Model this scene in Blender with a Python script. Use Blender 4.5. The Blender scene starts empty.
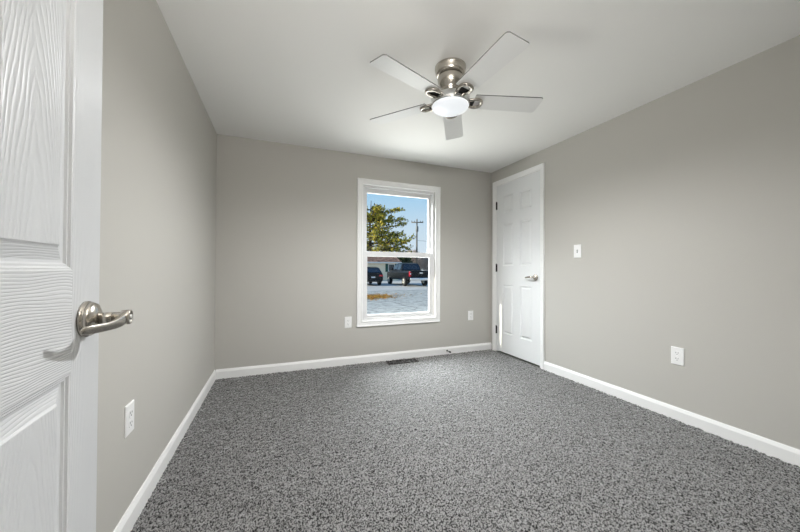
import bpy, bmesh, math, random
import numpy as np
from mathutils import Vector, Matrix
random.seed(7)
C = bpy.context.scene.collection
sc = bpy.context.scene
PI = math.pi

# ------------------------------------------------------------------ camera
YAW, PITCH, ROLL, CAMZ = 0.3735, 0.0092, 0.0049, 1.0182
fw = Vector((math.sin(YAW)*math.cos(PITCH), math.cos(YAW)*math.cos(PITCH), math.sin(PITCH)))
rt = Vector((math.cos(YAW), -math.sin(YAW), 0))
up = rt.cross(fw)
r2 = math.cos(ROLL)*rt + math.sin(ROLL)*up
u2 = -math.sin(ROLL)*rt + math.cos(ROLL)*up
cam_d = bpy.data.cameras.new('camera')
cam = bpy.data.objects.new('camera', cam_d)
C.objects.link(cam)
cam_d.sensor_width = 36
cam_d.lens = 311.11/800*36
cam_d.clip_start = 0.02
cam_d.clip_end = 500
cam.matrix_world = Matrix(((r2.x, u2.x, -fw.x, 0), (r2.y, u2.y, -fw.y, 0), (r2.z, u2.z, -fw.z, CAMZ), (0, 0, 0, 1)))
sc.camera = cam

# ------------------------------------------------------------------ sky, sun, lights, exposure
world = bpy.data.worlds.new('sky')
sc.world = world
world.use_nodes = True
nt = world.node_tree
nt.nodes.clear()
wo = nt.nodes.new('ShaderNodeOutputWorld')
bg = nt.nodes.new('ShaderNodeBackground')
tc = nt.nodes.new('ShaderNodeTexCoord')
sx = nt.nodes.new('ShaderNodeSeparateXYZ')
cr = nt.nodes.new('ShaderNodeValToRGB')
nt.links.new(tc.outputs['Generated'], sx.inputs[0])
nt.links.new(sx.outputs['Z'], cr.inputs[0])
nt.links.new(cr.outputs[0], bg.inputs[0])
nt.links.new(bg.outputs[0], wo.inputs[0])
e = cr.color_ramp.elements
e[0].position = 0.0; e[0].color = (0.80, 0.88, 0.97, 1)
e[1].position = 0.26; e[1].color = (0.36, 0.66, 0.95, 1)
m_ = e.new(0.13); m_.color = (0.66, 0.82, 0.97, 1)
h_ = e.new(0.6); h_.color = (0.20, 0.42, 0.80, 1)
bg.inputs[1].default_value = 0.55

sun_d = bpy.data.lights.new('sun', 'SUN')
sun_d.energy = 3.8
sun_d.angle = 0.006
sun_d.color = (1.0, 0.91, 0.76)
sun = bpy.data.objects.new('sun', sun_d)
C.objects.link(sun)
SUN_AZ, SUN_EL = math.radians(10.6), math.radians(21.5)
sdir = Vector((math.cos(SUN_EL)*math.cos(SUN_AZ), -math.cos(SUN_EL)*math.sin(SUN_AZ), -math.sin(SUN_EL)))
sun.rotation_euler = sdir.to_track_quat('-Z', 'Y').to_euler()
sun.location = (-20, 8, 9)

def area(name, loc, target, sx_, sy_, power, col):
    d = bpy.data.lights.new(name, 'AREA')
    d.shape = 'RECTANGLE'; d.size = sx_; d.size_y = sy_
    d.energy = power; d.color = col
    o = bpy.data.objects.new(name, d)
    C.objects.link(o)
    o.location = loc
    o.rotation_euler = (Vector(target)-Vector(loc)).to_track_quat('-Z', 'Y').to_euler()
    return o
win_l = area('window_skylight', (0.3, 4.75, 3.55), (1.8, 2.75, 0.2), 4.6, 2.4, 800, (0.95, 0.98, 1.0))
win_l.data.spread = math.radians(180)
area('window_ground_bounce', (1.3, 7.0, -0.37), (1.3, 7.0, 3.0), 8.0, 4.0, 560, (1.0, 0.97, 0.93))
area('ceiling_fill', (0.1, -0.36, 1.78), (0.25, 0.10, 2.75), 0.55, 0.12, 25, (1.0, 0.97, 0.93))  # added fill lamp behind the doorway, brightens the room ceiling
sc.view_settings.view_transform = 'Standard'
sc.view_settings.look = 'None'
sc.view_settings.gamma = 1.0
sc.view_settings.use_curve_mapping = False
sc.view_settings.exposure = 0.75

# ------------------------------------------------------------------ helpers
def new_mat(name):
    m = bpy.data.materials.new(name)
    m.use_nodes = True
    return m, m.node_tree, m.node_tree.nodes['Principled BSDF']

def mat(name, col, rough=0.5, metal=0.0, bump=None, var=None, **kw):
    """bump = (scale, strength, distance); var = (scale, second colour)"""
    m, t, b = new_mat(name)
    b.inputs['Base Color'].default_value = (*col, 1)
    b.inputs['Roughness'].default_value = rough
    b.inputs['Metallic'].default_value = metal
    for k, v in kw.items():
        b.inputs[k.replace('_', ' ')].default_value = v
    if bump or var:
        co = t.nodes.new('ShaderNodeTexCoord')
    if bump:
        n = t.nodes.new('ShaderNodeTexNoise')
        n.inputs['Scale'].default_value = bump[0]
        n.inputs['Detail'].default_value = 3
        bp = t.nodes.new('ShaderNodeBump')
        bp.inputs['Strength'].default_value = bump[1]
        bp.inputs['Distance'].default_value = bump[2]
        t.links.new(co.outputs['Object'], n.inputs['Vector'])
        t.links.new(n.outputs['Fac'], bp.inputs['Height'])
        t.links.new(bp.outputs[0], b.inputs['Normal'])
    if var:
        n2 = t.nodes.new('ShaderNodeTexNoise')
        n2.inputs['Scale'].default_value = var[0]
        n2.inputs['Detail'].default_value = 4
        r = t.nodes.new('ShaderNodeValToRGB')
        r.color_ramp.elements[0].position = 0.35; r.color_ramp.elements[0].color = (*col, 1)
        r.color_ramp.elements[1].position = 0.65; r.color_ramp.elements[1].color = (*var[1], 1)
        t.links.new(co.outputs['Object'], n2.inputs['Vector'])
        t.links.new(n2.outputs['Fac'], r.inputs[0])
        t.links.new(r.outputs[0], b.inputs['Base Color'])
    return m

def island_mat(name, cols, rough=0.7, trans=0.0):
    m, t, b = new_mat(name)
    g = t.nodes.new('ShaderNodeNewGeometry')
    r = t.nodes.new('ShaderNodeValToRGB')
    el = r.color_ramp.elements
    while len(el) < len(cols):
        el.new(0.5)
    for i, c in enumerate(cols):
        el[i].position = i/(len(cols)-1); el[i].color = (*c, 1)
    t.links.new(g.outputs['Random Per Island'], r.inputs[0])
    t.links.new(r.outputs[0], b.inputs['Base Color'])
    b.inputs['Roughness'].default_value = rough
    return m

def wood_emboss(name, col, horizontal):
    """white door skin with embossed wood grain"""
    m, t, b = new_mat(name)
    b.inputs['Base Color'].default_value = (*col, 1)
    b.inputs['Roughness'].default_value = 0.34
    N = t.nodes.new; L = t.links.new
    co = N('ShaderNodeTexCoord'); sp = N('ShaderNodeSeparateXYZ')
    L(co.outputs['Object'], sp.inputs[0])
    def math_(op, a, bb):
        n = N('ShaderNodeMath'); n.operation = op
        for i, v in enumerate((a, bb)):
            if isinstance(v, (int, float)): n.inputs[i].default_value = v
            else: L(v, n.inputs[i])
        return n.outputs[0]
    mp = N('ShaderNodeMapping')
    mp.inputs['Scale'].default_value = (2.5, 9, 9) if horizontal else (9, 9, 2.5)
    L(co.outputs['Object'], mp.inputs[0])
    ns = N('ShaderNodeTexNoise'); ns.inputs['Scale'].default_value = 1.0; ns.inputs['Detail'].default_value = 2
    L(mp.outputs[0], ns.inputs['Vector'])
    if horizontal:
        v = math_('ADD', math_('MULTIPLY', sp.outputs['Z'], 205.0), math_('MULTIPLY', ns.outputs['Fac'], 10.0))
        v = math_('ADD', v, math_('MULTIPLY', sp.outputs['X'], 6.0))
    else:
        # cathedral arches centred on each column of panels
        xx = math_('ABSOLUTE', math_('SUBTRACT', sp.outputs['X'], 0.553), 0)
        arch = math_('MULTIPLY', math_('POWER', math_('ADD', xx, 0.004), 1.5), 330.0)
        v = math_('ADD', math_('ADD', arch, math_('MULTIPLY', sp.outputs['Z'], 16.0)), math_('MULTIPLY', ns.outputs['Fac'], 5.0))
    s = math_('SINE', math_('MULTIPLY', v, 6.283/1.0), 0)
    s = math_('POWER', math_('ADD', math_('MULTIPLY', s, 0.5), 0.5), 3.0)
    # broken grain lines
    mp2 = N('ShaderNodeMapping'); mp2.inputs['Scale'].default_value = (30, 60, 220) if horizontal else (220, 60, 30)
    L(co.outputs['Object'], mp2.inputs[0])
    n2 = N('ShaderNodeTexNoise'); n2.inputs['Scale'].default_value = 1.0; n2.inputs['Detail'].default_value = 2
    L(mp2.outputs[0], n2.inputs['Vector'])
    h = math_('ADD', math_('MULTIPLY', s, -0.7), math_('MULTIPLY', n2.outputs['Fac'], 0.7))
    bp = N('ShaderNodeBump'); bp.inputs['Strength'].default_value = 0.5 if horizontal else 0.6; bp.inputs['Distance'].default_value = 0.0012
    L(h, bp.inputs['Height']); L(bp.outputs[0], b.inputs['Normal'])
    return m

class MB:
    """collects shapes into one mesh; coordinates are world or local to the parent"""
    def __init__(s): s.bm = bmesh.new(); s.mi = 0
    def face(s, vs, smooth=False):
        try:
            f = s.bm.faces.new(vs); f.material_index = s.mi; f.smooth = smooth
            return f
        except ValueError: return None
    def poly(s, pts, smooth=False):
        return s.face([s.bm.verts.new(p) for p in pts], smooth)
    def box(s, x0, x1, y0, y1, z0, z1):
        v = [s.bm.verts.new(p) for p in ((x0,y0,z0),(x1,y0,z0),(x1,y1,z0),(x0,y1,z0),(x0,y0,z1),(x1,y0,z1),(x1,y1,z1),(x0,y1,z1))]
        for q in ((3,2,1,0),(4,5,6,7),(0,1,5,4),(1,2,6,5),(2,3,7,6),(3,0,4,7)): s.face([v[i] for i in q])
        return s
    def prism(s, prof, f0, f1, smooth=False):
        """prof: closed 2-D profile; f0, f1 map (a,b) to the two end positions"""
        A = [s.bm.verts.new(f0(*p)) for p in prof]; B = [s.bm.verts.new(f1(*p)) for p in prof]
        n = len(prof)
        for i in range(n): s.face([A[i], A[(i+1)%n], B[(i+1)%n], B[i]], smooth)
        s.face(A[::-1]); s.face(B)
        return s
    def lathe(s, prof, cx, cy, cz=0, n=48, M=None, smooth=True):
        """prof: list of (r,z) ; closed at r=0 ends"""
        rings = []
        for r, z in prof:
            if r < 1e-6:
                p = Vector((0, 0, z)); p = M @ p if M else p
                rings.append([s.bm.verts.new(p+Vector((cx, cy, cz)))])
            else:
                ring = []
                for k in range(n):
                    a = 2*PI*k/n
                    p = Vector((r*math.cos(a), r*math.sin(a), z)); p = M @ p if M else p
                    ring.append(s.bm.verts.new(p+Vector((cx, cy, cz))))
                rings.append(ring)
        for A, B in zip(rings, rings[1:]):
            for k in range(n):
                k2 = (k+1) % n
                if len(A) == 1 and len(B) == 1: continue
                if len(A) == 1: s.face([A[0], B[k2], B[k]], smooth)
                elif len(B) == 1: s.face([A[k], A[k2], B[0]], smooth)
                else: s.face([A[k], A[k2], B[k2], B[k]], smooth)
        return s
    def tube(s, pts, rad, n=10, smooth=True, flat=None):
        """round tube along pts; rad number or list; flat=(a,b) scales the section"""
        pts = [Vector(p) for p in pts]
        rad = rad if isinstance(rad, (list, tuple)) else [rad]*len(pts)
        ref = Vector((0, 0, 1))
        rings = []
        for i, p in enumerate(pts):
            t = (pts[min(i+1, len(pts)-1)]-pts[max(i-1, 0)]).normalized()
            rf = ref if abs(t.dot(ref)) < 0.95 else Vector((1, 0, 0))
            u = t.cross(rf).normalized(); w = u.cross(t).normalized()
            fa, fb = flat if flat else (1, 1)
            rings.append([s.bm.verts.new(p+u*(rad[i]*fa*math.cos(2*PI*k/n))+w*(rad[i]*fb*math.sin(2*PI*k/n))) for k in range(n)])
        for A, B in zip(rings, rings[1:]):
            for k in range(n): s.face([A[k], A[(k+1)%n], B[(k+1)%n], B[k]], smooth)
        s.face(rings[0][::-1]); s.face(rings[-1])
        return s
    def build(s, name, m, parent=None, bevel=None, seg=2, recalc=True):
        if recalc: bmesh.ops.recalc_face_normals(s.bm, faces=s.bm.faces)
        me = bpy.data.meshes.new(name)
        s.bm.to_mesh(me); s.bm.free()
        for x in (m if isinstance(m, (list, tuple)) else [m]): me.materials.append(x)
        o = bpy.data.objects.new(name, me)
        C.objects.link(o)
        if parent: o.parent = parent
        if bevel:
            b = o.modifiers.new('bevel', 'BEVEL')
            b.width = bevel; b.segments = seg; b.limit_method = 'ANGLE'; b.angle_limit = 0.6
        return o

def tag(o, label=None, cat=None, group=None, kind=None):
    if label: o['label'] = label
    if cat: o['category'] = cat
    if group: o['group'] = group
    if kind: o['kind'] = kind
    return o
def thing(name, loc, label, cat, group=None, rotz=0.0, kind=None):
    o = bpy.data.objects.new(name, None)
    o.empty_display_size = 0.1
    C.objects.link(o)
    o.location = loc; o.rotation_euler = (0, 0, rotz)
    return tag(o, label, cat, group, kind)
def copy_tree(o, parent=None):
    c = o.copy(); C.objects.link(c)
    if parent: c.parent = parent
    for ch in list(o.children): copy_tree(ch, c)
    return c

# ------------------------------------------------------------------ room dimensions
H, R, L, D, F = 2.256, 2.5403, -0.5357, 3.2837, -0.12
T = 0.12
WX0, WX1, WZ0, WZ1 = 0.848, 1.730, 0.452, 1.936        # window opening
DY0, DY1, DZ = 2.480, 3.182, 2.056                      # closet door opening

# ------------------------------------------------------------------ materials
M_wall = mat('greige_wall_paint', (0.50, 0.486, 0.450), 0.75, bump=(170, 0.18, 0.002))
M_ceil = mat('ceiling_paint', (0.88, 0.875, 0.855), 0.85, bump=(120, 0.12, 0.002))
M_trim = mat('white_trim_paint', (0.86, 0.86, 0.85), 0.38)
M_door = mat('white_door_paint', (0.77, 0.78, 0.78), 0.40, bump=(90, 0.05, 0.001))
M_vinyl = mat('white_window_vinyl', (0.74, 0.74, 0.74), 0.4)
M_plate = mat('white_plastic_plate', (0.86, 0.86, 0.85), 0.30)
M_dark = mat('dark_slot', (0.012, 0.012, 0.012), 0.6)
M_black = mat('black_metal', (0.02, 0.019, 0.018), 0.45, 0.6)
M_bronze = mat('dark_bronze_register', (0.015, 0.012, 0.010), 0.55, 0.0)
M_blackmatte = mat('black_louver', (0.006, 0.005, 0.005), 0.9, Specular_IOR_Level=0.1)
M_nickel = mat('satin_nickel', (0.50, 0.465, 0.415), 0.26, 1.0)
M_chrome = mat('polished_nickel', (0.66, 0.66, 0.65), 0.14, 1.0)
M_nickel_dark = mat('shadow_nickel', (0.30, 0.28, 0.25), 0.3, 1.0)
M_blade = mat('white_blade_laminate', (0.83, 0.83, 0.82), 0.38)
M_bladeedge = mat('grey_blade_edge', (0.16, 0.155, 0.15), 0.5)
M_rubber_shade = mat('black_rubber_and_gap_shade', (0.012, 0.012, 0.012), 0.7)  # door stop tip, and the painted shade in the blade irons

# ------------------------------------------------------------------ shell
MB().box(L-T, R+T, F-T, D+T, -0.16, -0.008).build('floor', mat('subfloor', (0.25, 0.24, 0.22), 0.9))['kind'] = 'structure'
MB().box(L-T, R+T, F-T, D+T, H, H+0.1).build('ceiling', M_ceil)['kind'] = 'structure'
MB().box(L-T, L, F-T, D+T, -0.008, H).build('wall_left', M_wall)['kind'] = 'structure'
b = MB()
b.box(L, WX0, D, D+T, -0.008, H).box(WX1, R, D, D+T, -0.008, H).box(WX0, WX1, D, D+T, -0.008, WZ0).box(WX0, WX1, D, D+T, WZ1, H)
b.build('wall_back', M_wall)['kind'] = 'structure'
b = MB()
b.box(R, R+T, F-T, DY0, -0.008, H).box(R, R+T, DY1, D+T, -0.008, H).box(R, R+T, DY0, DY1, DZ, H)
b.box(R+T, R+T+0.02, DY0-0.1, D+T, -0.008, H)
b.build('wall_right', M_wall)['kind'] = 'structure'
HX0, HX1 = -0.338, 0.47                                  # entry doorway
b = MB()
b.box(L, HX0-0.02, F-T, F, -0.008, H).box(HX1, R, F-T, F, -0.008, H).box(HX0-0.02, HX1, F-T, F, 2.06, H)
b.build('wall_front', M_wall)['kind'] = 'structure'
# the house front carries on to the left outside
MB().box(-6.0, L-T, D, D+T, -0.3, H+0.1).build('wall_outside', M_wall)['kind'] = 'structure'
MB().box(-2.2, -1.75, D+T, D+1.75, 2.50, 3.4).build('sun_blocker', M_trim)['kind'] = 'structure'  # unseen block added to keep the sun off the upper pane
# hallway beyond the entry doorway, behind the photographer
b = MB()
b.box(L-T, R+T, -1.75, -1.65, -0.16, H).box(L-T, L, -1.65, F-T, -0.16, H).box(1.6, 1.7, -1.65, F-T, -0.16, H)
b.build('wall_hall', M_wall)['kind'] = 'structure'
MB().box(L-T, R+T, -1.75, F-T, H, H+0.1).build('ceiling_hall', M_ceil)['kind'] = 'structure'
MB().box(L-T, R+T, -1.75, F-T, -0.16, -0.008).build('floor_hall', mat('hall_floor', (0.2, 0.2, 0.2), 0.9))['kind'] = 'structure'

# carpet pile: a dense sheet of tufts
def carpet():
    st = 0.0068
    xs = np.arange(L+0.002, R-0.001, st); ys = np.arange(F+0.002, D-0.001, st)
    nx, ny = len(xs), len(ys)
    rng = np.random.default_rng(3)
    X, Y = np.meshgrid(xs, ys, indexing='ij')
    X = X + rng.uniform(-0.0026, 0.0026, X.shape); Y = Y + rng.uniform(-0.0026, 0.0026, Y.shape)
    X = np.clip(X, L+0.001, R-0.001); Y = np.clip(Y, F+0.001, D-0.001)
    Z = rng.uniform(-0.0075, 0.0045, X.shape)
    # tracks left by the vacuum: pile leaning a little
    Z += 0.0012*np.sin(Y*2.2+X*9+1.3*np.sin(X*3.1+Y))
    co = np.stack([X, Y, Z], -1).reshape(-1, 3).astype(np.float32)
    I, J = np.meshgrid(np.arange(nx-1), np.arange(ny-1), indexing='ij')
    a = (I*ny+J).ravel()
    q = np.stack([a, a+ny, a+ny+1, a+1], -1).astype(np.int32)
    me = bpy.data.meshes.new('carpet_pile')
    me.vertices.add(len(co)); me.vertices.foreach_set('co', co.ravel())
    me.loops.add(q.size); me.loops.foreach_set('vertex_index', q.ravel())
    me.polygons.add(len(q))
    me.polygons.foreach_set('loop_start', np.arange(0, q.size, 4, dtype=np.int32))
    me.polygons.foreach_set('loop_total', np.full(len(q), 4, np.int32))
    me.update(); me.validate()
    m, t, bs = new_mat('flecked_grey_carpet')
    N = t.nodes.new
    cx = N('ShaderNodeTexCoord'); n = N('ShaderNodeTexNoise'); r = N('ShaderNodeValToRGB')
    n.inputs['Scale'].default_value = 150; n.inputs['Detail'].default_value = 2
    r.color_ramp.elements[0].position = 0.41; r.color_ramp.elements[0].color = (0.010, 0.0098, 0.0095, 1)
    r.color_ramp.elements[1].position = 0.58; r.color_ramp.elements[1].color = (0.30, 0.296, 0.292, 1)
    t.links.new(cx.outputs['Object'], n.inputs['Vector']); t.links.new(n.outputs['Fac'], r.inputs[0])
    t.links.new(r.outputs[0], bs.inputs['Base Color'])
    bs.inputs['Roughness'].default_value = 0.55
    bs.inputs['Sheen Weight'].default_value = 1.0
    bs.inputs['Sheen Roughness'].default_value = 0.35
    bs.inputs['Specular IOR Level'].default_value = 0.1
    me.materials.append(m)
    o = bpy.data.objects.new('carpet_pile', me)
    C.objects.link(o)
    tag(o, 'speckled grey wall-to-wall carpet covering the bedroom floor', 'carpet', kind='stuff')
carpet()

# baseboards
BH, BT = 0.0848, 0.013
bprof = [(0, -0.006), (BT, -0.006), (BT, BH-0.022), (BT-0.003, BH-0.014), (0.006, BH-0.004), (0.004, BH), (0, BH)]
def baseboard(name, f0, f1):
    o = MB().prism(bprof, f0, f1).build(name, M_trim); o['kind'] = 'structure'
baseboard('baseboard_left', lambda a, z: (L+a, F, z), lambda a, z: (L+a, D, z))
baseboard('baseboard_back', lambda a, z: (L+BT, D-a, z), lambda a, z: (R, D-a, z))
baseboard('baseboard_right', lambda a, z: (R-a, F, z), lambda a, z: (R-a, 2.424, z))

# ------------------------------------------------------------------ six-panel door leaf
def door_leaf(b, w, h, z0, cols, rows, prof, thick, P, two_sided=False):
    """b: MB. P(u, d, z) maps width u, depth out of the face d, height z to a point. prof: (inset, depth) rings."""
    us = sorted({0, w, *[x for c in cols for x in c]}); zs = sorted({z0, h, *[x for c in rows for x in c]})
    cache = {}
    def vert(u, d, z):
        k = (round(u, 5), round(d, 5), round(z, 5))
        if k not in cache: cache[k] = b.bm.verts.new(P(u, d, z))
        return cache[k]
    sides = [(0.0, 1)] + ([(-thick, -1)] if two_sided else [])
    for base, sg in sides:
        for i in range(len(us)-1):
            for j in range(len(zs)-1):
                u0, u1, v0, v1 = us[i], us[i+1], zs[j], zs[j+1]
                if (u0, u1) in cols and (v0, v1) in rows:
                    prev = None
                    for ins, dep in prof:
                        ring = [vert(u0+ins, base+sg*dep, v0+ins), vert(u1-ins, base+sg*dep, v0+ins), vert(u1-ins, base+sg*dep, v1-ins), vert(u0+ins, base+sg*dep, v1-ins)]
                        if prev:
                            for k in range(4):
                                b.mi = (1 if k in (1, 3) else 0) if ins > 0.036 else 2
                                b.face([prev[k], prev[(k+1) % 4], ring[(k+1) % 4], ring[k]])
                        prev = ring
                    b.mi = 1; b.face(prev)
                else:
                    b.mi = 0 if (any(c[0] <= u0 and u1 <= c[1] for c in cols)) else 1
                    b.face([vert(u0, base, v0), vert(u1, base, v0), vert(u1, base, v1), vert(u0, base, v1)])
    b.mi = 1
    B = -thick
    for i in range(len(us)-1):
        for z in (z0, h): b.face([vert(us[i], 0, z), vert(us[i+1], 0, z), vert(us[i+1], B, z), vert(us[i], B, z)])
    for j in range(len(zs)-1):
        for u in (0, w): b.face([vert(u, 0, zs[j]), vert(u, 0, zs[j+1]), vert(u, B, zs[j+1]), vert(u, B, zs[j])])
    if not two_sided:
        b.face([vert(0, B, z0), vert(w, B, z0), vert(w, B, h), vert(0, B, h)])
    return b

# closet door (door_1): hinged on the window side, knob side towards the room
d1 = thing('door_1', (R, 2.486, 0), 'closed white six-panel closet door in the right wall', 'door', kind='structure')
W1 = 0.689
cols1 = [(0.115, 0.289), (0.400, 0.574)]; rows1 = [(0.245, 0.832), (1.062, 1.572), (1.697, 1.903)]
prof1 = [(0, 0), (0.004, -0.007), (0.010, -0.008), (0.014, -0.013), (0.032, -0.003), (0.034, -0.001)]
leaf = door_leaf(MB(), W1, 2.050, 0.018, cols1, rows1, prof1, 0.035, lambda u, d, z: (0.002-d, u, z)).build('door_panel', [M_door, M_door, M_door], d1)
for zc in (0.27, 1.035, 1.808):
    hb = MB()
    hb.lathe([(0, -0.047), (0.0065, -0.047), (0.0065, 0.047), (0, 0.047)], -0.005, W1+0.002, zc, n=14)
    hb.lathe([(0, 0.047), (0.0045, 0.047), (0.005, 0.053), (0, 0.055)], -0.005, W1+0.002, zc, n=12)
    hb.box(-0.003, 0.0015, W1-0.010, W1+0.009, zc-0.046, zc+0.046)
    hb.build('hinge', M_black, d1)['label'] = 'black door hinge'
# lever handle: rosette, neck, lever towards the hinges
lv = MB()
Mx = Matrix.Rotation(-PI/2, 3, 'Y')                     # z -> -x (into the room)
lv.lathe([(0, 0), (0.033, 0), (0.034, 0.004), (0.030, 0.009), (0.020, 0.012), (0.0115, 0.014), (0.0105, 0.045), (0, 0.045)], 0.0, 0.058, 0.934, n=32, M=Mx)
lev = lv.build('door_handle', M_nickel, d1); lev['label'] = 'satin nickel lever handle'
lp = MB()
lp.tube([(-0.050, 0.046, 0.934), (-0.053, 0.060, 0.935), (-0.054, 0.085, 0.937), (-0.052, 0.120, 0.935), (-0.048, 0.150, 0.931), (-0.040, 0.166, 0.930)],
        [0.011, 0.013, 0.011, 0.010, 0.009, 0.007], n=14, flat=(0.7, 1.0))
lp.build('lever', M_nickel, lev)

# casing round the closet door
cprof = [(0, 0), (0, 0.017), (0.006, 0.019), (0.030, 0.013), (0.044, 0.009), (0.052, 0.009), (0.056, 0.0)]   # (from outer edge inwards, out of wall)
def casing_rect(b, prof, rect, P, sides='lrtb'):
    """mitred frame; rect = outer (u0,u1,v0,v1); P(u, v, out)"""
    u0, u1, v0, v1 = rect
    open_b = 'b' not in sides
    def ring(ins):
        vb = v0 if open_b else v0+ins
        return [(u0+ins, vb), (u1-ins, vb), (u1-ins, v1-ins), (u0+ins, v1-ins)]
    rings = [[b.bm.verts.new(P(*p, out)) for p in ring(ins)] for ins, out in prof]
    for A, B2 in zip(rings, rings[1:]):
        for k in range(4):
            if k == 0 and open_b: continue
            b.face([A[k], A[(k+1) % 4], B2[(k+1) % 4], B2[k]])
    return b
cs = MB()
casing_rect(cs, cprof, (2.424, 3.236, -0.004, 2.114), lambda u, v, o: (R-o, u, v), 'lrt')
cs.build('trim_1', M_trim)['kind'] = 'structure'
jb = MB()
jb.box(R+0.001, R+0.10, DY0, DY0+0.0045, 0, DZ).box(R+0.001, R+0.10, DY1-0.0045, DY1, 0, DZ).box(R+0.001, R+0.10, DY0, DY1, DZ-0.0045, DZ)
jb.box(R+0.042, R+0.054, DY0, DY0+0.016, 0, DZ).box(R+0.042, R+0.054, DY1-0.016, DY1, 0, DZ)
jb.build('trim_2', M_trim)['kind'] = 'structure'

# entry door (door_2), swung open into the room along the left wall
M_grain_v = wood_emboss('embossed_door_grain_upright', (0.67, 0.68, 0.69), False)
M_grain_h = wood_emboss('embossed_door_grain_level', (0.67, 0.68, 0.69), True)
M_smooth = mat('smooth_door_moulding', (0.67, 0.68, 0.69), 0.36)
W2 = 0.776
d2 = thing('door_2', (-0.352, 0.846, 0), 'open white six-panel entry door with embossed wood grain at the left', 'door', kind='structure')
dv = Vector((-0.0698, 0.9976, 0)); ang = math.atan2(dv.y, dv.x)
# local x runs from the hinge to the free edge, local -y is the visible face
d2.location = Vector((-0.352, 0.846, 0)) - dv*W2
d2.rotation_euler = (0, 0, ang)
cols2 = [(0.110, 0.333), (0.443, 0.666)]; rows2 = [(0.240, 0.830), (1.0125, 1.600), (1.720, 1.925)]
prof2 = [(0, 0), (0.0022, -0.0010), (0.0045, -0.0010), (0.0075, -0.0045), (0.0105, -0.0045), (0.0135, -0.0078), (0.0180, -0.0085), (0.0400, -0.0030), (0.0425, -0.0005), (0.0440, 0.0)]
door_leaf(MB(), W2, 2.04, 0.018, cols2, rows2, prof2, 0.035, lambda u, d, z: (u, -d, z), True).build('door_panel', [M_grain_h, M_grain_v, M_smooth], d2)
# lever set
HX, HZ = W2-0.061, 0.918
My = Matrix.Rotation(PI/2, 3, 'X')                      # z -> -y
hb = MB()
hb.lathe([(0, 0.0), (0.0345, 0.0), (0.0345, 0.005), (0.0315, 0.006), (0.0315, 0.008), (0.0330, 0.009), (0.0290, 0.016), (0.0200, 0.020), (0.0130, 0.0215), (0, 0.0215)], HX, 0, HZ, n=48, M=My)
rose = hb.build('door_handle', M_nickel, d2); rose['label'] = 'satin nickel twisted lever handle'
hb = MB()
hb.lathe([(0, 0.0205), (0.0110, 0.0205), (0.0110, 0.0400), (0.0102, 0.0405), (0.0102, 0.0415), (0.0110, 0.042), (0.0112, 0.054), (0.0140, 0.056), (0.0148, 0.066), (0.0138, 0.070), (0.0115, 0.070), (0.0105, 0.0675), (0, 0.0675)], HX, 0, HZ, n=36, M=My)
hb.build('handle_neck', M_nickel, rose)
hb = MB()
hb.lathe([(0, 0.067), (0.0060, 0.067), (0.0060, 0.0705), (0.0045, 0.072), (0, 0.072)], HX, 0, HZ, n=24, M=My)
hb.build('lock_button', M_chrome, rose)
hb = MB()                                                # wave lever, sweeping back towards the hinge
n_, rings = 18, []
path = [(0.012, -0.058, 0.002), (-0.004, -0.060, -0.001), (-0.022, -0.060, -0.005), (-0.045, -0.056, -0.008), (-0.068, -0.050, -0.009), (-0.088, -0.043, -0.008), (-0.102, -0.038, -0.007), (-0.110, -0.035, -0.007)]
hh = [0.0100, 0.0140, 0.0135, 0.0118, 0.0105, 0.0100, 0.0085, 0.0050]
tt = [0.0070, 0.0085, 0.0070, 0.0058, 0.0052, 0.0050, 0.0045, 0.0030]
tw = [0, 0, 0.25, 0.6, 0.75, 0.6, 0.4, 0.3]
for (px, py, pz), a, t_, w_ in zip(path, hh, tt, tw):
    rg = []
    for k in range(n_):
        th = 2*PI*k/n_
        q1, q2 = t_*math.cos(th), a*math.sin(th)
        rg.append(hb.bm.verts.new((HX+px, py+q1*math.cos(w_)-q2*math.sin(w_), HZ+pz+q1*math.sin(w_)+q2*math.cos(w_))))
    rings.append(rg)
for A, B2 in zip(rings, rings[1:]):
    for k in range(n_): hb.face([A[k], A[(k+1) % n_], B2[(k+1) % n_], B2[k]], True)
hb.face(rings[0]); hb.face(rings[-1])
lvo = hb.build('lever', M_nickel, rose)
sm = lvo.modifiers.new('smooth', 'SUBSURF'); sm.levels = 1; sm.render_levels = 2
hb = MB()
hb.box(W2, W2+0.0015, -0.003+0.008, 0.028, HZ-0.028, HZ+0.028)
hb.build('latch_plate', M_nickel, d2)

# ------------------------------------------------------------------ window
w1 = thing('window_1', ((WX0+WX1)/2, D, WZ0), 'white double-hung window in the back wall looking out on parked vehicles', 'window', kind='structure')
ox, oz = (WX0+WX1)/2, WZ0
def wbox(b, x0, x1, y0, y1, z0, z1): return b.box(x0-ox, x1-ox, y0, y1, z0-oz, z1-oz)
wprof = [(0, 0), (0, 0.017), (0.004, 0.020), (0.010, 0.018), (0.016, 0.014), (0.044, 0.012), (0.050, 0.015), (0.058, 0.015), (0.0625, 0.010), (0.0625, -0.02)]
b = MB()
casing_rect(b, wprof, (0.788-ox, 1.7945-ox, 0.3925-oz, 1.9945-oz), lambda u, v, o: (u, -o, v))
b.build('casing', M_trim, w1)
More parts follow.
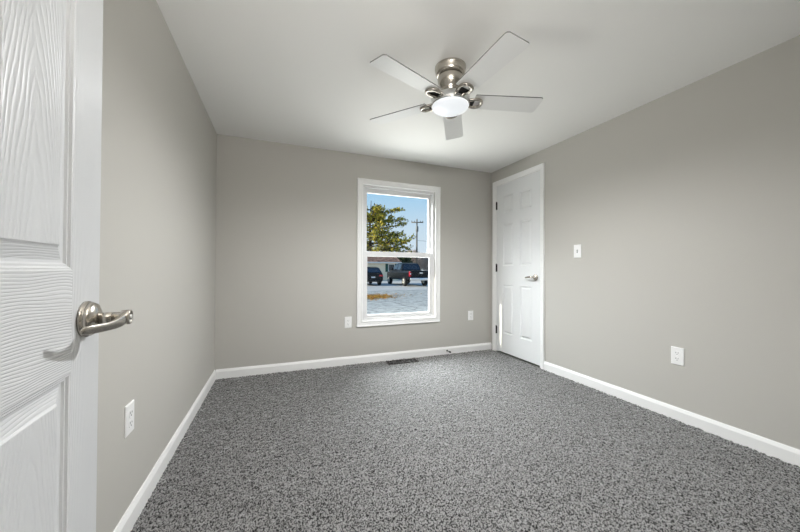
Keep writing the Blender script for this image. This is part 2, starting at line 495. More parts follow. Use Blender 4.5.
# vinyl frame lining the opening
FW = 0.026
b = MB()
wbox(b, WX0, WX0+FW, 0.012, 0.10, WZ0, WZ1); wbox(b, WX1-FW, WX1, 0.012, 0.10, WZ0, WZ1)
wbox(b, WX0+FW, WX1-FW, 0.012, 0.10, WZ0, WZ0+0.028); wbox(b, WX0+FW, WX1-FW, 0.012, 0.10, WZ1-0.028, WZ1)
b.build('frame', M_vinyl, w1, bevel=0.0015)
def sash(y0, y1, z0, z1, st, rb, rtp, lab):
    x0, x1 = WX0+FW, WX1-FW
    b = MB()
    wbox(b, x0, x0+st, y0, y1, z0, z1); wbox(b, x1-st, x1, y0, y1, z0, z1)
    wbox(b, x0+st, x1-st, y0, y1, z0, z0+rb); wbox(b, x0+st, x1-st, y0, y1, z1-rtp, z1)
    s_ = b.build('sash', M_vinyl, w1, bevel=0.002); s_['label'] = lab
    g = MB(); ym = (y0+y1)/2
    wbox(g, x0+st-0.003, x1-st+0.003, ym-0.002, ym+0.002, z0+rb-0.003, z1-rtp+0.003)
    g.build('glass_pane', M_glass, s_)
    return s_
mg, t, bs = new_mat('clear_window_glass')
t.nodes.remove(bs)
tr = t.nodes.new('ShaderNodeBsdfTransparent'); gl = t.nodes.new('ShaderNodeBsdfGlossy'); mx = t.nodes.new('ShaderNodeMixShader'); 
tr.inputs[0].default_value = (0.97, 0.985, 0.98, 1); gl.inputs['Roughness'].default_value = 0.01
mx.inputs[0].default_value = 0.008
t.links.new(tr.outputs[0], mx.inputs[1]); t.links.new(gl.outputs[0], mx.inputs[2])
t.links.new(mx.outputs[0], t.nodes['Material Output'].inputs[0])
M_glass = mg
sash(0.052, 0.080, 1.155, WZ1-0.028, 0.036, 0.045, 0.048, 'upper sash, set further out')
low = sash(0.020, 0.048, WZ0+0.026, 1.208, 0.036, 0.034, 0.052, 'lower sash, nearer the room')

# ------------------------------------------------------------------ wall plates
def plate_thing(name, label, cat, loc, rotz, group=None, w=0.074, h=0.119, kind='outlet'):
    """local: face towards -y, wall at y=0"""
    o = thing(name, loc, label, cat, group, rotz)
    b = MB(); pr = [(-w/2, 0), (-w/2, -0.003), (-w/2+0.004, -0.006), (w/2-0.004, -0.006), (w/2, -0.003), (w/2, 0)]
    rings = [[b.bm.verts.new(p) for p in ((-w/2+i, -y, -h/2+i), (w/2-i, -y, -h/2+i), (w/2-i, -y, h/2-i), (-w/2+i, -y, h/2-i))] for i, y in ((0, 0.0005), (0, 0.0035), (0.004, 0.0065))]
    for A, B2 in zip(rings, rings[1:]):
        for k in range(4): b.face([A[k], A[(k+1) % 4], B2[(k+1) % 4], B2[k]])
    b.face(rings[-1]); b.face(rings[0])
    b.build('cover_plate', M_plate, o)
    if kind == 'outlet':
        for zc in (0.0195, -0.0195):
            b = MB(); N_ = 28; out = []
            for k in range(N_):
                a = 2*PI*k/N_
                out.append((max(-0.0165, min(0.0165, 0.0178*math.cos(a))), max(-0.0142, min(0.0142, 0.0165*math.sin(a)))))
            b.prism(out, lambda x, z: (x, -0.006, z+zc), lambda x, z: (x, -0.0085, z+zc))
            rc = b.build('receptacle', M_plate, o)
            for dx, hh_ in ((-0.0065, 0.0085), (0.0065, 0.0065)):
                b = MB(); b.box(dx-0.0013, dx+0.0013, -0.0090, -0.0083, zc+0.0035-hh_/2, zc+0.0035+hh_/2); b.build('slot', M_dark, rc)
            b = MB(); b.lathe([(0, 0.0083), (0.0026, 0.0083), (0.0026, 0.0090), (0, 0.0090)], 0, 0, zc-0.0075, n=12, M=My); b.build('ground_hole', M_dark, rc)
        b = MB(); b.lathe([(0, 0.006), (0.0032, 0.006), (0.0030, 0.0078), (0, 0.0080)], 0, 0, 0, n=14, M=My); b.build('screw', M_plate, o)
    elif kind == 'switch':
        b = MB(); b.box(-0.0055, 0.0055, -0.0072, -0.006, -0.0125, 0.0125); b.build('toggle_slot', M_dark, o)
        b = MB(); b.prism([(-0.004, -0.009), (0.004, -0.009), (0.004, 0.009), (-0.004, 0.009)], lambda x, z: (x, -0.0065, z), lambda x, z: (x*0.8, -0.018, z*0.55+0.008)); b.build('toggle', M_plate, o, bevel=0.0008)
        for zc in (0.030, -0.030):
            b = MB(); b.lathe([(0, 0.006), (0.0032, 0.006), (0.0030, 0.0076), (0, 0.0078)], 0, 0, zc, n=14, M=My); b.build('screw', M_plate, o)
    return o
G_ = None
oA = plate_thing('wall_outlet', 'white duplex outlet on the back wall just left of the window', 'outlet', (0.697, D, 0.447), 0)
def plate_copy(src, label, loc, rotz):
    c = copy_tree(src); c['label'] = label; c.location = loc; c.rotation_euler = (0, 0, rotz); return c
plate_copy(oA, 'white duplex outlet on the back wall between window and closet door', (2.232, D, 0.443), 0)
plate_copy(oA, 'white duplex outlet low on the bare right wall, well away from the closet door', (R, 1.287, 0.434), -PI/2)
plate_copy(oA, 'white duplex outlet on the left wall beside the open entry door', (L, 1.513, 0.432), PI/2)
for o in [x for x in C.objects if x.name.startswith('wall_outlet')]: o['group'] = 'duplex wall outlets'
plate_thing('light_switch', 'white toggle light switch on the right wall beside the closet door', 'light switch', (R, 2.047, 1.187), -PI/2, kind='switch')

# ------------------------------------------------------------------ floor register
rg = thing('floor_register', (1.275, 3.172, 0.0), 'dark metal floor air register in the carpet below the window', 'vent', rotz=math.radians(-2.0))
rw, rd = 0.345, 0.118
b = MB()
for bx in ((-rw/2, rw/2, -rd/2, -rd/2+0.016), (-rw/2, rw/2, rd/2-0.016, rd/2), (-rw/2, -rw/2+0.02, -rd/2+0.016, rd/2-0.016), (rw/2-0.02, rw/2, -rd/2+0.016, rd/2-0.016)):
    b.box(*bx, -0.004, 0.007)
b.build('frame', M_bronze, rg, bevel=0.002)
b = MB(); b.box(-rw/2+0.015, rw/2-0.015, -rd/2+0.012, rd/2-0.012, -0.006, -0.003); b.build('damper', M_dark, rg)
for k in range(19):
    xx = -rw/2+0.027+k*(rw-0.054)/18
    b = MB(); b.box(xx-0.0035, xx+0.0020, -rd/2+0.014, rd/2-0.014, -0.003, 0.0030); b.build('louver', M_blackmatte, rg)

# ------------------------------------------------------------------ door stop on the back baseboard
ds = thing('door_stop', (1.893, D-BT, 0.042), 'small black-tipped door stop on the back baseboard by the closet', 'door stop')
b = MB(); b.lathe([(0, 0), (0.011, 0), (0.011, 0.003), (0.006, 0.006), (0, 0.006)], 0, 0, 0, n=20, M=My); b.build('base', M_black, ds)
b = MB(); b.lathe([(0, 0.005), (0.0045, 0.005), (0.0045, 0.060), (0, 0.060)], 0, 0, 0, n=14, M=My); b.build('rod', M_black, ds)
b = MB(); b.lathe([(0, 0.058), (0.010, 0.058), (0.011, 0.066), (0.010, 0.078), (0.006, 0.081), (0, 0.081)], 0, 0, 0, n=20, M=My); b.build('rubber_tip', M_rubber_shade, ds)

# ------------------------------------------------------------------ ceiling fan
FX, FY = 0.975, 1.657
fan = thing('ceiling_fan', (FX, FY, H), 'flush-mount ceiling fan with five white blades, nickel housing and glowing round light', 'ceiling fan')
b = MB(); b.lathe([(0, 0), (0.091, 0), (0.0945, -0.003), (0.0945, -0.012), (0.092, -0.016), (0.090, -0.038), (0.085, -0.052), (0.079, -0.057), (0, -0.057)], 0, 0, 0, n=64)
cp = b.build('ceiling_canopy', M_nickel, fan)
b = MB(); b.lathe([(0, -0.057), (0.0745, -0.057), (0.0745, -0.062), (0, -0.062)], 0, 0, 0, n=64); b.build('seam_ring', M_dark, cp)
b = MB(); b.lathe([(0, -0.061), (0.077, -0.061), (0.0785, -0.070), (0.076, -0.092), (0.068, -0.114), (0.057, -0.130), (0.052, -0.140), (0.052, -0.192), (0, -0.192)], 0, 0, 0, n=64)
b.build('motor_housing', M_nickel, fan)
b = MB(); b.lathe([(0, -0.178), (0.066, -0.178), (0.092, -0.182), (0.112, -0.190), (0.1165, -0.198), (0.1165, -0.236), (0.1145, -0.2395), (0, -0.2395)], 0, 0, 0, n=64)
b.build('light_fitter', M_chrome, fan)
ml, t, bs = new_mat('glowing_frosted_lens')
bs.inputs['Base Color'].default_value = (0.55, 0.57, 0.6, 1)
bs.inputs['Emission Color'].default_value = (0.93, 0.97, 1.0, 1)
bs.inputs['Emission Strength'].default_value = 0.36
bs.inputs['Roughness'].default_value = 0.3
b = MB(); b.lathe([(0, -0.239), (0.1105, -0.239), (0.1115, -0.244), (0.107, -0.252), (0.090, -0.262), (0.062, -0.270), (0.030, -0.274), (0, -0.275)], 0, 0, 0, n=64)
b.build('light_lens', ml, fan)['label'] = 'round frosted light lens'
ld = bpy.data.lights.new('fan_lamp', 'SPOT')
ld.energy = 82; ld.spot_size = math.radians(179); ld.spot_blend = 0.8; ld.shadow_soft_size = 0.03; ld.color = (0.98, 0.99, 1.0)
lo = bpy.data.objects.new('fan_lamp', ld); C.objects.link(lo)
lo.location = (FX, FY, H-0.302)
# one blade with its iron, local +x outwards
ZB = -0.203; TILT = math.tan(math.radians(9.2))
def blade_outline():
    x0, x1, w0, w1 = 0.146, 0.577, 0.058, 0.067
    P = []
    def arc(cx, cy, r, a0, a1, n=6):
        for k in range(n+1):
            a = math.radians(a0+(a1-a0)*k/n); P.append((cx+r*math.cos(a), cy+r*math.sin(a)))
    arc(x0+0.006, -w0+0.006, 0.006, 180, 270)
    arc(x1-0.030, -w1+0.020, 0.020, 270, 345)
    arc(x1-0.026, w1-0.018, 0.018, 15, 90)
    arc(x0+0.006, w0-0.006, 0.006, 90, 180)
    return P
bo = blade_outline()
b = MB()
f0 = lambda x, y: (x, y, ZB-y*TILT-0.003); f1 = lambda x, y: (x, y, ZB-y*TILT+0.003)
A = [b.bm.verts.new(f0(*p)) for p in bo]; B2 = [b.bm.verts.new(f1(*p)) for p in bo]
b.face(A[::-1]); b.face(B2); b.mi = 1
for i in range(len(bo)): b.face([A[i], A[(i+1) % len(bo)], B2[(i+1) % len(bo)], B2[i]])
blade = b.build('blade', [M_blade, M_bladeedge], fan)
b = MB()
zi = lambda y: ZB-y*TILT-0.011
loop = [(0.070, -0.012, -0.200), (0.088, -0.016, -0.206), (0.112, -0.026, -0.212), (0.140, -0.036, zi(-0.036)), (0.168, -0.036, zi(-0.036)), (0.188, -0.026, zi(-0.026)), (0.196, 0, zi(0)),
        (0.188, 0.026, zi(0.026)), (0.168, 0.036, zi(0.036)), (0.140, 0.036, zi(0.036)), (0.112, 0.026, -0.212), (0.088, 0.016, -0.206), (0.070, 0.012, -0.200)]
b.tube(loop, 0.0120, n=10, flat=(1.0, 0.8))
iron = b.build('blade_iron', M_nickel, blade)
b = MB(); b.prism([(0.100, -0.016), (0.140, -0.031), (0.150, -0.031), (0.150, 0.031), (0.140, 0.031), (0.100, 0.016)], lambda x, y: (x, y, ZB-y*TILT-0.005), lambda x, y: (x, y, ZB-y*TILT-0.0035)); b.build('iron_gap_shade', M_rubber_shade, blade)  # dark plate added in place of the shaded gap inside the iron loop
si = iron.modifiers.new('smooth', 'SUBSURF'); si.levels = 1; si.render_levels = 1
blades = [blade]
for k in range(1, 5): blades.append(copy_tree(blade, fan))
for k, bl in enumerate(blades): bl.rotation_euler = (0, 0, math.radians(-88+72*k))

# ------------------------------------------------------------------ outdoors
G = -0.42
def ground_mat():
    m, t, bs = new_mat('pale_gravel_yard')
    N = t.nodes.new; Lk = t.links.new
    co = N('ShaderNodeTexCoord'); mp = N('ShaderNodeMapping'); mp.inputs['Scale'].default_value = (1.3, 1.5, 1)
    n = N('ShaderNodeTexNoise'); n.inputs['Scale'].default_value = 2.2; n.inputs['Detail'].default_value = 8; n.inputs['Roughness'].default_value = 0.75
    r = N('ShaderNodeValToRGB'); el = r.color_ramp.elements
    el[0].position = 0.36; el[0].color = (0.13, 0.13, 0.12, 1); el[1].position = 0.64; el[1].color = (0.56, 0.57, 0.54, 1)
    mm = el.new(0.47); mm.color = (0.38, 0.385, 0.36, 1)
    Lk(co.outputs['Object'], mp.inputs[0]); Lk(mp.outputs[0], n.inputs['Vector']); Lk(n.outputs['Fac'], r.inputs[0]); Lk(r.outputs[0], bs.inputs['Base Color'])
    n2 = N('ShaderNodeTexNoise'); n2.inputs['Scale'].default_value = 14; n2.inputs['Detail'].default_value = 4
    bp = N('ShaderNodeBump'); bp.inputs['Strength'].default_value = 0.6; bp.inputs['Distance'].default_value = 0.05
    Lk(co.outputs['Object'], n2.inputs['Vector']); Lk(n2.outputs['Fac'], bp.inputs['Height']); Lk(bp.outputs[0], bs.inputs['Normal'])
    bs.inputs['Roughness'].default_value = 0.9
    return m
MB().box(-120, 160, D+T+0.02, 220, G-0.3, G).build('yard_ground', ground_mat())['kind'] = 'structure'
M_drive = mat('pale_driveway', (0.44, 0.43, 0.41), 0.9, bump=(5, 0.3, 0.03), var=(1.4, (0.54, 0.53, 0.50)))
MB().box(-20, 40, 19.2, 33.0, G, G+0.012).build('driveway', M_drive)['kind'] = 'structure'

# fallen leaves
M_leaf_litter = island_mat('fallen_leaves', [(0.40, 0.14, 0.015), (0.58, 0.25, 0.02), (0.22, 0.16, 0.02), (0.62, 0.36, 0.04)], 0.8)
b = MB()
rnd = random.Random(5)
for _ in range(3000):
    # long drift along the gravel
    u = rnd.gauss(0, 0.5); v = rnd.gauss(0, 0.42)
    if abs(v) > 1.1: continue
    x = 3.9+u*2.4; y = 15.3+u*0.6+v*1.75
    if x > 5.6 and rnd.random() < 0.6: continue
    s_ = rnd.uniform(0.04, 0.09); a = rnd.uniform(0, 6.28); tz = rnd.uniform(0.0, 0.02)
    ca, sa = math.cos(a)*s_, math.sin(a)*s_
    b.poly([(x-ca, y-sa, G+0.012), (x+sa*0.5, y-ca*0.5, G+0.015+tz), (x+ca, y+sa, G+0.012+tz*0.5), (x-sa*0.5, y+ca*0.5, G+0.014)])
o = b.build('leaf_litter', M_leaf_litter, recalc=False)
tag(o, 'patch of orange fallen leaves on the pale gravel outside the window', 'leaves', kind='stuff')

# house beyond the drive
M_siding = mat('cream_siding', (0.93, 0.80, 0.60), 0.8)
M_roof = mat('brown_shingles', (0.10, 0.05, 0.035), 0.9, bump=(8, 0.5, 0.05), var=(2.5, (0.34, 0.20, 0.14)))
M_shutter = mat('dark_green_shutter', (0.008, 0.07, 0.05), 0.5)
M_hglass = mat('dark_house_glass', (0.03, 0.04, 0.05), 0.1)
M_white = mat('white_house_trim', (0.78, 0.78, 0.76), 0.6)
hs = thing('house', (9.0, 37.0, G), 'low cream house with brown shingle roof beyond the parked vehicles', 'house')
hx0, hx1, hy0, hy1 = -5.0, 5.3, 0.0, 7.0
b = MB(); b.box(hx0, hx1, hy0, hy1, 0, 2.3)
b.prism([(hy0, 2.3), (hy1, 2.3), (3.5, 3.6)], lambda y, z: (hx0, y, z), lambda y, z: (hx1, y, z))
for k in range(11): b.box(hx0-0.01, hx1+0.01, -0.018, 0.0, 0.15+0.2*k, 0.15+0.2*k+0.17)
b.build('wall', M_siding, hs)
b = MB(); b.prism([(-0.35, 2.17), (3.5, 3.62), (7.35, 2.17), (7.35, 2.27), (3.5, 3.74), (-0.35, 2.27)], lambda y, z: (hx0-0.3, y, z), lambda y, z: (hx1+0.3, y, z)); b.build('roof', M_roof, hs)
b = MB(); b.box(hx0-0.3, hx1+0.3, -0.38, -0.34, 2.13, 2.28); b.build('fascia', M_white, hs)
for wx in (0.3, 4.34):
    b = MB(); b.box(wx-0.42, wx+0.42, -0.05, -0.015, 1.10, 2.02); wf = b.build('window', M_white, hs)
    b = MB(); b.box(wx-0.36, wx+0.36, -0.06, -0.048, 1.16, 1.96); b.build('pane', M_hglass if wx > 2 else M_white, wf)
for sx_ in (3.70, 4.98):
    b = MB(); b.box(sx_-0.17, sx_+0.17, -0.06, -0.015, 1.05, 2.06); b.build('shutter', M_shutter, hs)

# vehicles ---------------------------------------------------------------
M_truck = mat('dark_navy_paint', (0.006, 0.007, 0.010), 0.3, 0.0, Specular_IOR_Level=0.25)
M_carp = mat('charcoal_paint', (0.008, 0.009, 0.011), 0.3, 0.0, Specular_IOR_Level=0.3)
M_vglass = mat('tinted_vehicle_glass', (0.02, 0.035, 0.06), 0.06)
M_tire = mat('tyre_rubber', (0.018, 0.018, 0.018), 0.85)
M_rim = mat('alloy_wheel', (0.62, 0.60, 0.55), 0.3, 0.7)
M_bump = mat('chrome_bumper', (0.75, 0.76, 0.78), 0.15, 1.0)
M_tail = mat('red_tail_light', (0.55, 0.015, 0.03), 0.2)
M_rev = mat('clear_reverse_light', (0.8, 0.78, 0.78), 0.2)
M_platem = mat('licence_plate', (0.75, 0.77, 0.8), 0.4)
def wheel(par, x, y, r, side, w=0.26):
    Mz = Matrix.Rotation(PI/2, 3, 'Y')
    b = MB(); b.lathe([(r*0.62, -w/2), (r*0.92, -w/2), (r, -w/2+0.04), (r, w/2-0.04), (r*0.92, w/2), (r*0.62, w/2), (r*0.62, -w/2)], x, y, r, n=28, M=Mz)
    wo_ = b.build('wheel', M_tire, par)
    b = MB()
    b.lathe([(r*0.63, -w*0.42), (r*0.63, w*0.42), (r*0.55, w*0.42), (r*0.55, -w*0.42), (r*0.63, -w*0.42)], x, y, r, n=28, M=Mz)
    for k in range(6):
        a = k*PI/3
        b.tube([(x+side*w*0.36, y, r), (x+side*w*0.38, y+math.cos(a)*r*0.58, r+math.sin(a)*r*0.58)], 0.045, n=8)
    b.lathe([(0, -0.05), (r*0.2, -0.05), (r*0.2, 0.05), (0, 0.05)], x+side*w*0.38, y, r, n=16, M=Mz)
    b.build('rim', M_rim, wo_)
def section_body(b, sects):
    """sects: list of (y, [(x,z) half outline from bottom centre up to top centre]); mirrored"""
    rings = []
    for y, half in sects:
        pts = [(-x, z) for x, z in half] + [(x, z) for x, z in reversed(half)]
        rings.append([b.bm.verts.new((x, y, z)) for x, z in pts])
    n = len(rings[0])
    for A, B2 in zip(rings, rings[1:]):
        for k in range(n): b.face([A[k], A[(k+1) % n], B2[(k+1) % n], B2[k]])
    b.face(rings[0]); b.face(rings[-1])
    return b
# pickup: nose towards +y, tail towards the window
tk = thing('pickup_truck', (10.72, 22.70, G+0.012), 'dark navy crew-cab pickup truck parked with its tailgate towards the window', 'pickup truck')
hw = 1.0
lower = lambda zt, zb, w_: [(w_-0.08, zb), (w_, zb+0.12), (w_, zt-0.18), (w_-0.05, zt)]
b = MB(); section_body(b, [(0.05, lower(1.26, 0.62, hw)), (0.10, lower(1.28, 0.58, hw)), (1.9, lower(1.28, 0.52, hw)), (4.15, lower(1.26, 0.50, hw)), (4.5, lower(1.24, 0.5, hw)), (5.55, lower(1.16, 0.5, hw-0.02)), (5.85, lower(1.00, 0.55, hw-0.14))])
b.build('body', M_truck, tk, bevel=0.03)
b = MB(); cab = lambda zt, w_: [(0.94, 1.22), (0.93, 1.34), (w_, zt-0.06), (w_-0.10, zt)]
section_body(b, [(1.92, cab(1.40, 0.90)), (2.12, cab(1.90, 0.76)), (2.6, cab(1.95, 0.76)), (3.6, cab(1.93, 0.75)), (4.45, cab(1.36, 0.86))])
b.build('cab', M_truck, tk, bevel=0.02)
b = MB()   # rear glass
b.prism([(-0.80, 1.36), (0.80, 1.36), (0.68, 1.83), (-0.68, 1.83)], lambda x, z: (x, 1.925+(z-1.40)*0.4-0.022, z), lambda x, z: (x, 1.925+(z-1.40)*0.4+0.03, z)); b.build('rear_window', M_vglass, tk)
for sd in (-1, 1):
    for y0, y1 in ((2.22, 2.95), (3.05, 3.85)):
        b = MB(); b.prism([(y0, 1.36), (y1 if y1 < 3.5 else y1+0.3, 1.36), (y1-(0.0 if y1 < 3.5 else 0.25), 1.84), (y0+0.02, 1.84)],
                          lambda y, z: (sd*(0.935-(z-1.34)*0.33+0.012), y, z), lambda y, z: (sd*(0.935-(z-1.34)*0.33-0.02), y, z)); b.build('side_window', M_vglass, tk)
    b = MB(); b.box(*sorted((sd*0.86, sd*1.005)), 0.0, 0.16, 0.82, 1.22); tl = b.build('tail_light', M_tail, tk, bevel=0.02)
    b = MB(); b.box(*sorted((sd*0.88, sd*0.98)), -0.006, 0.02, 0.98, 1.08); b.build('reverse_light', M_rev, tl)
    b = MB(); b.box(*sorted((sd*0.98, sd*1.18)), 3.70, 3.80, 1.30, 1.52); b.build('mirror', M_truck, tk, bevel=0.03)
b = MB(); b.box(-0.84, 0.84, -0.01, 0.06, 0.74, 1.27); tg = b.build('tailgate', M_truck, tk, bevel=0.02)
b = MB(); b.box(-0.14, 0.14, -0.022, 0.0, 1.06, 1.14); b.build('tailgate_handle', M_bump, tg)
b = MB(); b.box(-0.98, 0.98, -0.16, 0.03, 0.50, 0.72); bm_ = b.build('bumper', M_bump, tk, bevel=0.04)
b = MB(); b.box(-0.16, 0.16, -0.175, -0.155, 0.54, 0.68); b.build('licence_plate', M_platem, bm_)
for sx_ in (-1, 1):
    for y in (1.22, 4.92): wheel(tk, sx_*0.90, y, 0.40, sx_)
# crossover: tail towards the window
cr_ = thing('parked_car', (7.40, 25.0, G+0.012), 'dark charcoal crossover car parked left of the pickup truck', 'car')
b = MB(); lw = lambda zt, zb, w_: [(w_-0.10, zb), (w_, zb+0.15), (w_, zt-0.12), (w_-0.06, zt)]
section_body(b, [(0.0, lw(0.98, 0.42, 0.82)), (0.14, lw(1.02, 0.32, 0.91)), (1.5, lw(1.02, 0.26, 0.92)), (3.2, lw(0.98, 0.26, 0.92)), (4.2, lw(0.86, 0.30, 0.88)), (4.5, lw(0.70, 0.36, 0.74))])
b.build('body', M_carp, cr_, bevel=0.03)
b = MB(); cbn = lambda zt, w_: [(0.85, 0.96), (0.83, 1.04), (w_, zt-0.05), (w_-0.12, zt)]
section_body(b, [(0.10, cbn(1.10, 0.82)), (0.42, cbn(1.52, 0.66)), (1.1, cbn(1.59, 0.66)), (2.2, cbn(1.57, 0.66)), (3.2, cbn(1.06, 0.78))])
b.build('cabin', M_carp, cr_, bevel=0.02)
b = MB(); b.prism([(-0.72, 1.12), (0.72, 1.12), (0.60, 1.47), (-0.60, 1.47)], lambda x, z: (x, 0.11+(z-1.10)*0.76-0.02, z), lambda x, z: (x, 0.11+(z-1.10)*0.76+0.02, z)); b.build('rear_window', M_vglass, cr_)
for sd in (-1, 1):
    for y0, y1 in ((0.75, 1.55), (1.63, 2.5)):
        b = MB(); b.prism([(y0, 1.08), (y1+(0.35 if y1 > 2 else 0), 1.08), (y1-(0.05 if y1 > 2 else 0), 1.47), (y0+0.02, 1.47)],
                          lambda y, z: (sd*(0.83-(z-1.04)*0.36+0.012), y, z), lambda y, z: (sd*(0.83-(z-1.04)*0.36-0.02), y, z)); b.build('side_window', M_vglass, cr_)
    b = MB(); b.box(*sorted((sd*0.52, sd*0.86)), -0.02, 0.10, 0.78, 0.92); b.build('tail_light', M_tail, cr_, bevel=0.02)
b = MB(); b.box(-0.16, 0.16, -0.03, 0.0, 0.66, 0.77); b.build('licence_plate', M_platem, cr_)
b = MB(); b.box(-0.80, 0.80, -0.07, 0.06, 0.36, 0.56); b.build('bumper', M_carp, cr_, bevel=0.04)
for sd in (-1, 1):
    for y in (0.85, 3.6): wheel(cr_, sd*0.80, y, 0.34, sd, 0.22)

# utility pole -------------------------------------------------------------
M_pole = mat('weathered_pole_wood', (0.20, 0.18, 0.15), 0.9)
M_pale = mat('galvanised_grey', (0.16, 0.17, 0.17), 0.5, 0.5)
up_ = thing('utility_pole', (20.72, 45.5, G), 'wooden utility pole with crossarm standing right of the tree', 'utility pole')
b = MB(); b.tube([(0, 0, 0), (0, 0, 4.5), (0, 0, 9.45)], [0.15, 0.13, 0.10], n=14); b.build('post', M_pole, up_)
ca = Vector((0.94, -0.34, 0))
b = MB(); p0, p1 = -ca*0.95, ca*0.95
b.tube([(p0.x, p0.y-0.14, 8.90), (p1.x, p1.y-0.14, 8.90)], 0.085, n=8); b.build('crossarm', M_pole, up_)
for s_ in (-0.88, -0.45, 0.5, 0.88):
    q = ca*s_
    b = MB(); b.lathe([(0, 0), (0.05, 0), (0.07, 0.08), (0.05, 0.2), (0, 0.22)], q.x, q.y-0.14, 8.97, n=12); b.build('insulator', M_pale, up_)
b = MB(); b.lathe([(0, 0), (0.19, 0), (0.21, 0.1), (0.21, 0.75), (0.17, 0.85), (0, 0.87)], -0.10, -0.30, 7.4, n=18); b.build('transformer', M_pale, up_)
b = MB(); pts = [(0.1+2.2*k, -0.7*k, 5.95+0.012*(k-9)**2-0.9) for k in range(10)]
b.tube(pts, 0.022, n=6)
b.build('cable', M_pale, up_)

# trees --------------------------------------------------------------------
M_bark = mat('dark_bark', (0.07, 0.055, 0.04), 0.9, bump=(12, 0.5, 0.03))
M_fol = island_mat('yellow_green_foliage', [(0.025, 0.035, 0.010), (0.44, 0.44, 0.05), (0.03, 0.04, 0.012), (0.66, 0.52, 0.05), (0.06, 0.075, 0.018), (0.62, 0.58, 0.08), (0.74, 0.50, 0.05)], 0.7)
def leaf_tuft(b, p, d, n, ln, rnd):
    """spiky tuft of narrow leaves round direction d"""
    for _ in range(n):
        v = (d + Vector((rnd.gauss(0, .55), rnd.gauss(0, .55), rnd.gauss(0, .5)))).normalized()*ln*rnd.uniform(.55, 1.2)
        s_ = v.cross(Vector((rnd.gauss(0, 1), rnd.gauss(0, 1), rnd.gauss(0, 1)))).normalized()*ln*rnd.uniform(.16, .30)
        q = p + Vector((rnd.gauss(0, .16), rnd.gauss(0, .16), rnd.gauss(0, .14)))
        b.poly([q, q+v*.5+s_, q+v, q+v*.5-s_])
def branchy_tree(name, label, loc, height, branches, bark, fol, seed, ln=0.42, ntuft=9, step=0.42):
    rnd = random.Random(seed)
    o = thing(name, loc, label, 'tree')
    b = MB(); b.tube([(0, 0, 0), (0.05, 0, height*.3), (-0.05, 0.1, height*.65), (0.1, 0, height*.97)], [height*.028, height*.022, height*.013, height*.003], n=12)
    tr_ = b.build('trunk', bark, o)
    br = MB(); lf = MB()
    for z0, az, length, rise in branches:
        dirv = Vector((math.cos(az), math.sin(az), 0))
        pts = []
        for k in range(9):
            t_ = k/8
            pts.append(Vector((0, 0, z0))+dirv*length*t_+Vector((0, 0, rise*length*t_*(0.3+0.7*t_)))+Vector((rnd.gauss(0, .08), rnd.gauss(0, .08), rnd.gauss(0, .08)))*t_)
        br.tube(pts, [0.085*(1-k/8)+0.018 for k in range(9)], n=6)
        for k in range(2, 9):
            c = pts[k]
            subs = 1 if k == 8 else 3
            for _ in range(subs):
                sd = (dirv*0.9+Vector((rnd.gauss(0, .6), rnd.gauss(0, .6), rnd.gauss(0.15, .5)))).normalized()
                sl = (0.25+0.9*(1-k/8))*rnd.uniform(.6, 1.2)*min(1, length/3)
                e_ = c+sd*sl
                br.tube([c, c+sd*sl*.5, e_], [0.022, 0.016, 0.010], n=5)
                m_n = max(2, int(sl/step)+1)
                for j in range(m_n):
                    leaf_tuft(lf, c+sd*sl*((j+.6)/m_n), sd, ntuft, ln, rnd)
    br.build('branches', bark, o, recalc=False)
    lf.build('foliage', fol, o, recalc=False)
    return o
rnd = random.Random(11)
brs = []
for k in range(40):
    z0 = 2.6+8.0*(k/40)
    reach = 5.6*(1-((z0-2.6)/8.6)**1.6)+1.0
    brs.append((z0, k*2.39996+rnd.uniform(-.3, .3), reach*rnd.uniform(.68, 1.08), rnd.uniform(0.02, 0.30)))
# the long boughs reaching out to the right, as seen through the glass
for z0, ln_, rs in ((9.7, 4.6, 0.10), (8.6, 5.2, 0.06), (7.2, 5.3, 0.20), (6.0, 5.3, 0.12), (5.0, 5.8, 0.12), (4.1, 6.0, 0.10), (3.3, 6.2, 0.05), (2.7, 6.0, 0.02)):
    brs.append((z0, -0.36+rnd.uniform(-.1, .1), ln_, rs))
tree = branchy_tree('shade_tree', 'tall yellow-green tree with reaching spiky boughs seen through the upper window pane', (14.7, 51.5, G), 12.0, brs, M_bark, M_fol, 21, ln=0.46, ntuft=5, step=0.50)
tree.scale = (1.13, 1.13, 1.13)

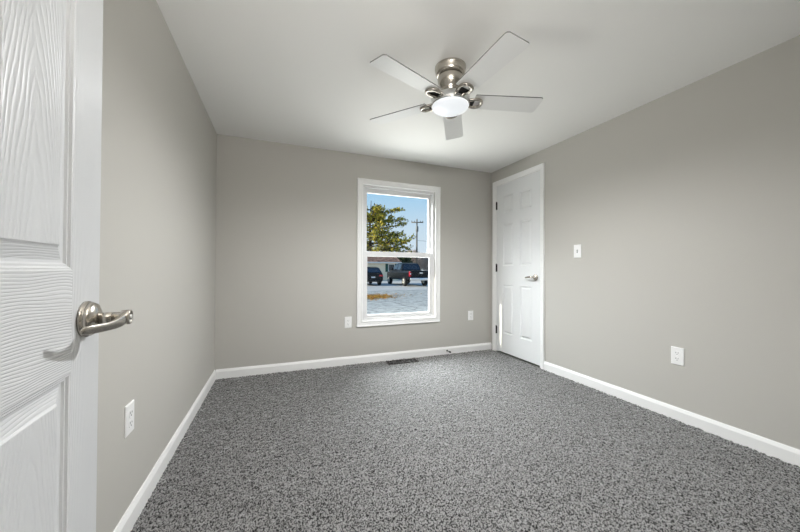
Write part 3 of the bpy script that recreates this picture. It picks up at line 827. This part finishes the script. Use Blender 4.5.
M_dkfol = island_mat('dark_evergreen_foliage', [(0.012, 0.022, 0.010), (0.035, 0.055, 0.018), (0.06, 0.075, 0.025), (0.02, 0.03, 0.012)], 0.7)
M_twig = island_mat('bare_brown_twigs', [(0.25, 0.18, 0.15), (0.55, 0.44, 0.38), (0.36, 0.26, 0.21), (0.62, 0.52, 0.46)], 0.9)
def shrub(name, label, loc, hgt, rad, fol, seed, twiggy=False, group=None, n=420):
    rnd = random.Random(seed)
    o = thing(name, loc, label, 'bush' if not twiggy else 'brush', group)
    br = MB()
    for k in range(14):
        a = k*2.4; rr = rad*.55*rnd.random()
        br.tube([(0.15*math.cos(a), 0.15*math.sin(a), 0), (rr*.6*math.cos(a), rr*.6*math.sin(a), hgt*.4), (rr*1.3*math.cos(a), rr*1.3*math.sin(a), hgt*.8)], [0.06, 0.04, 0.015], n=6)
    br.build('stem', M_bark, o, recalc=False)
    lf = MB()
    for _ in range(n):
        th = rnd.uniform(0, 6.28); ph = math.acos(rnd.uniform(-0.6, 1)); q = rnd.random()**.4
        p = Vector((rad*q*math.sin(ph)*math.cos(th), rad*q*math.sin(ph)*math.sin(th), hgt*.5+hgt*.5*q*math.cos(ph)))
        d_ = Vector((p.x, p.y, p.z-hgt*.35)).normalized()
        if twiggy:
            for _k in range(5):
                v = (d_*.4+Vector((rnd.gauss(0, .5), rnd.gauss(0, .5), rnd.gauss(.6, .5)))).normalized()*rnd.uniform(.3, .9)
                s_ = v.cross(Vector((rnd.gauss(0, 1), rnd.gauss(0, 1), rnd.gauss(0, 1)))).normalized()*0.022
                lf.poly([p-s_, p+s_, p+v+s_*.4, p+v-s_*.4])
        else: leaf_tuft(lf, p, d_, 7, 0.34, rnd)
    lf.build('twigs' if twiggy else 'foliage', fol, o, recalc=False)
    return o
shrub('evergreen_bush', 'dark green bush just right of the cream house', (17.0, 42.8, G), 4.0, 1.55, M_dkfol, 31)
k_ = 0
for x, y, h_, r_, lab in ((26.8, 63.0, 5.2, 2.2, 'bare brown brush behind the dark green bush, left of the pole'), (25.3, 57.5, 5.0, 2.4, 'bare brown brush just right of the utility pole'), (26.2, 50.0, 4.3, 2.1, 'bare brown brush behind the pickup truck bed'), (33.0, 57.0, 5.0, 2.5, 'bare brown brush at the far right edge of the window view')):
    shrub('bare_brush', lab, (x, y, G), h_, r_, M_twig, 40+k_, True, 'bare brush along the far lot line', 900)
    k_ += 1
for x, y, h_, r_, lab in ((5.0, 64.0, 5.5, 5.0, 'dark hedge far behind the cream house'), (17.5, 80.0, 5.0, 5.4, 'dark hedge far behind the shade tree'), (34.0, 75.0, 4.6, 5.0, 'dark hedge far behind the utility pole'), (46.0, 80.0, 5.0, 6.0, 'dark hedge far behind the bare brush')):
    shrub('hedge', lab, (x, y, G), h_, r_, M_dkfol, 60+k_, False, 'hedge bushes along the far edge', 700)
    k_ += 1
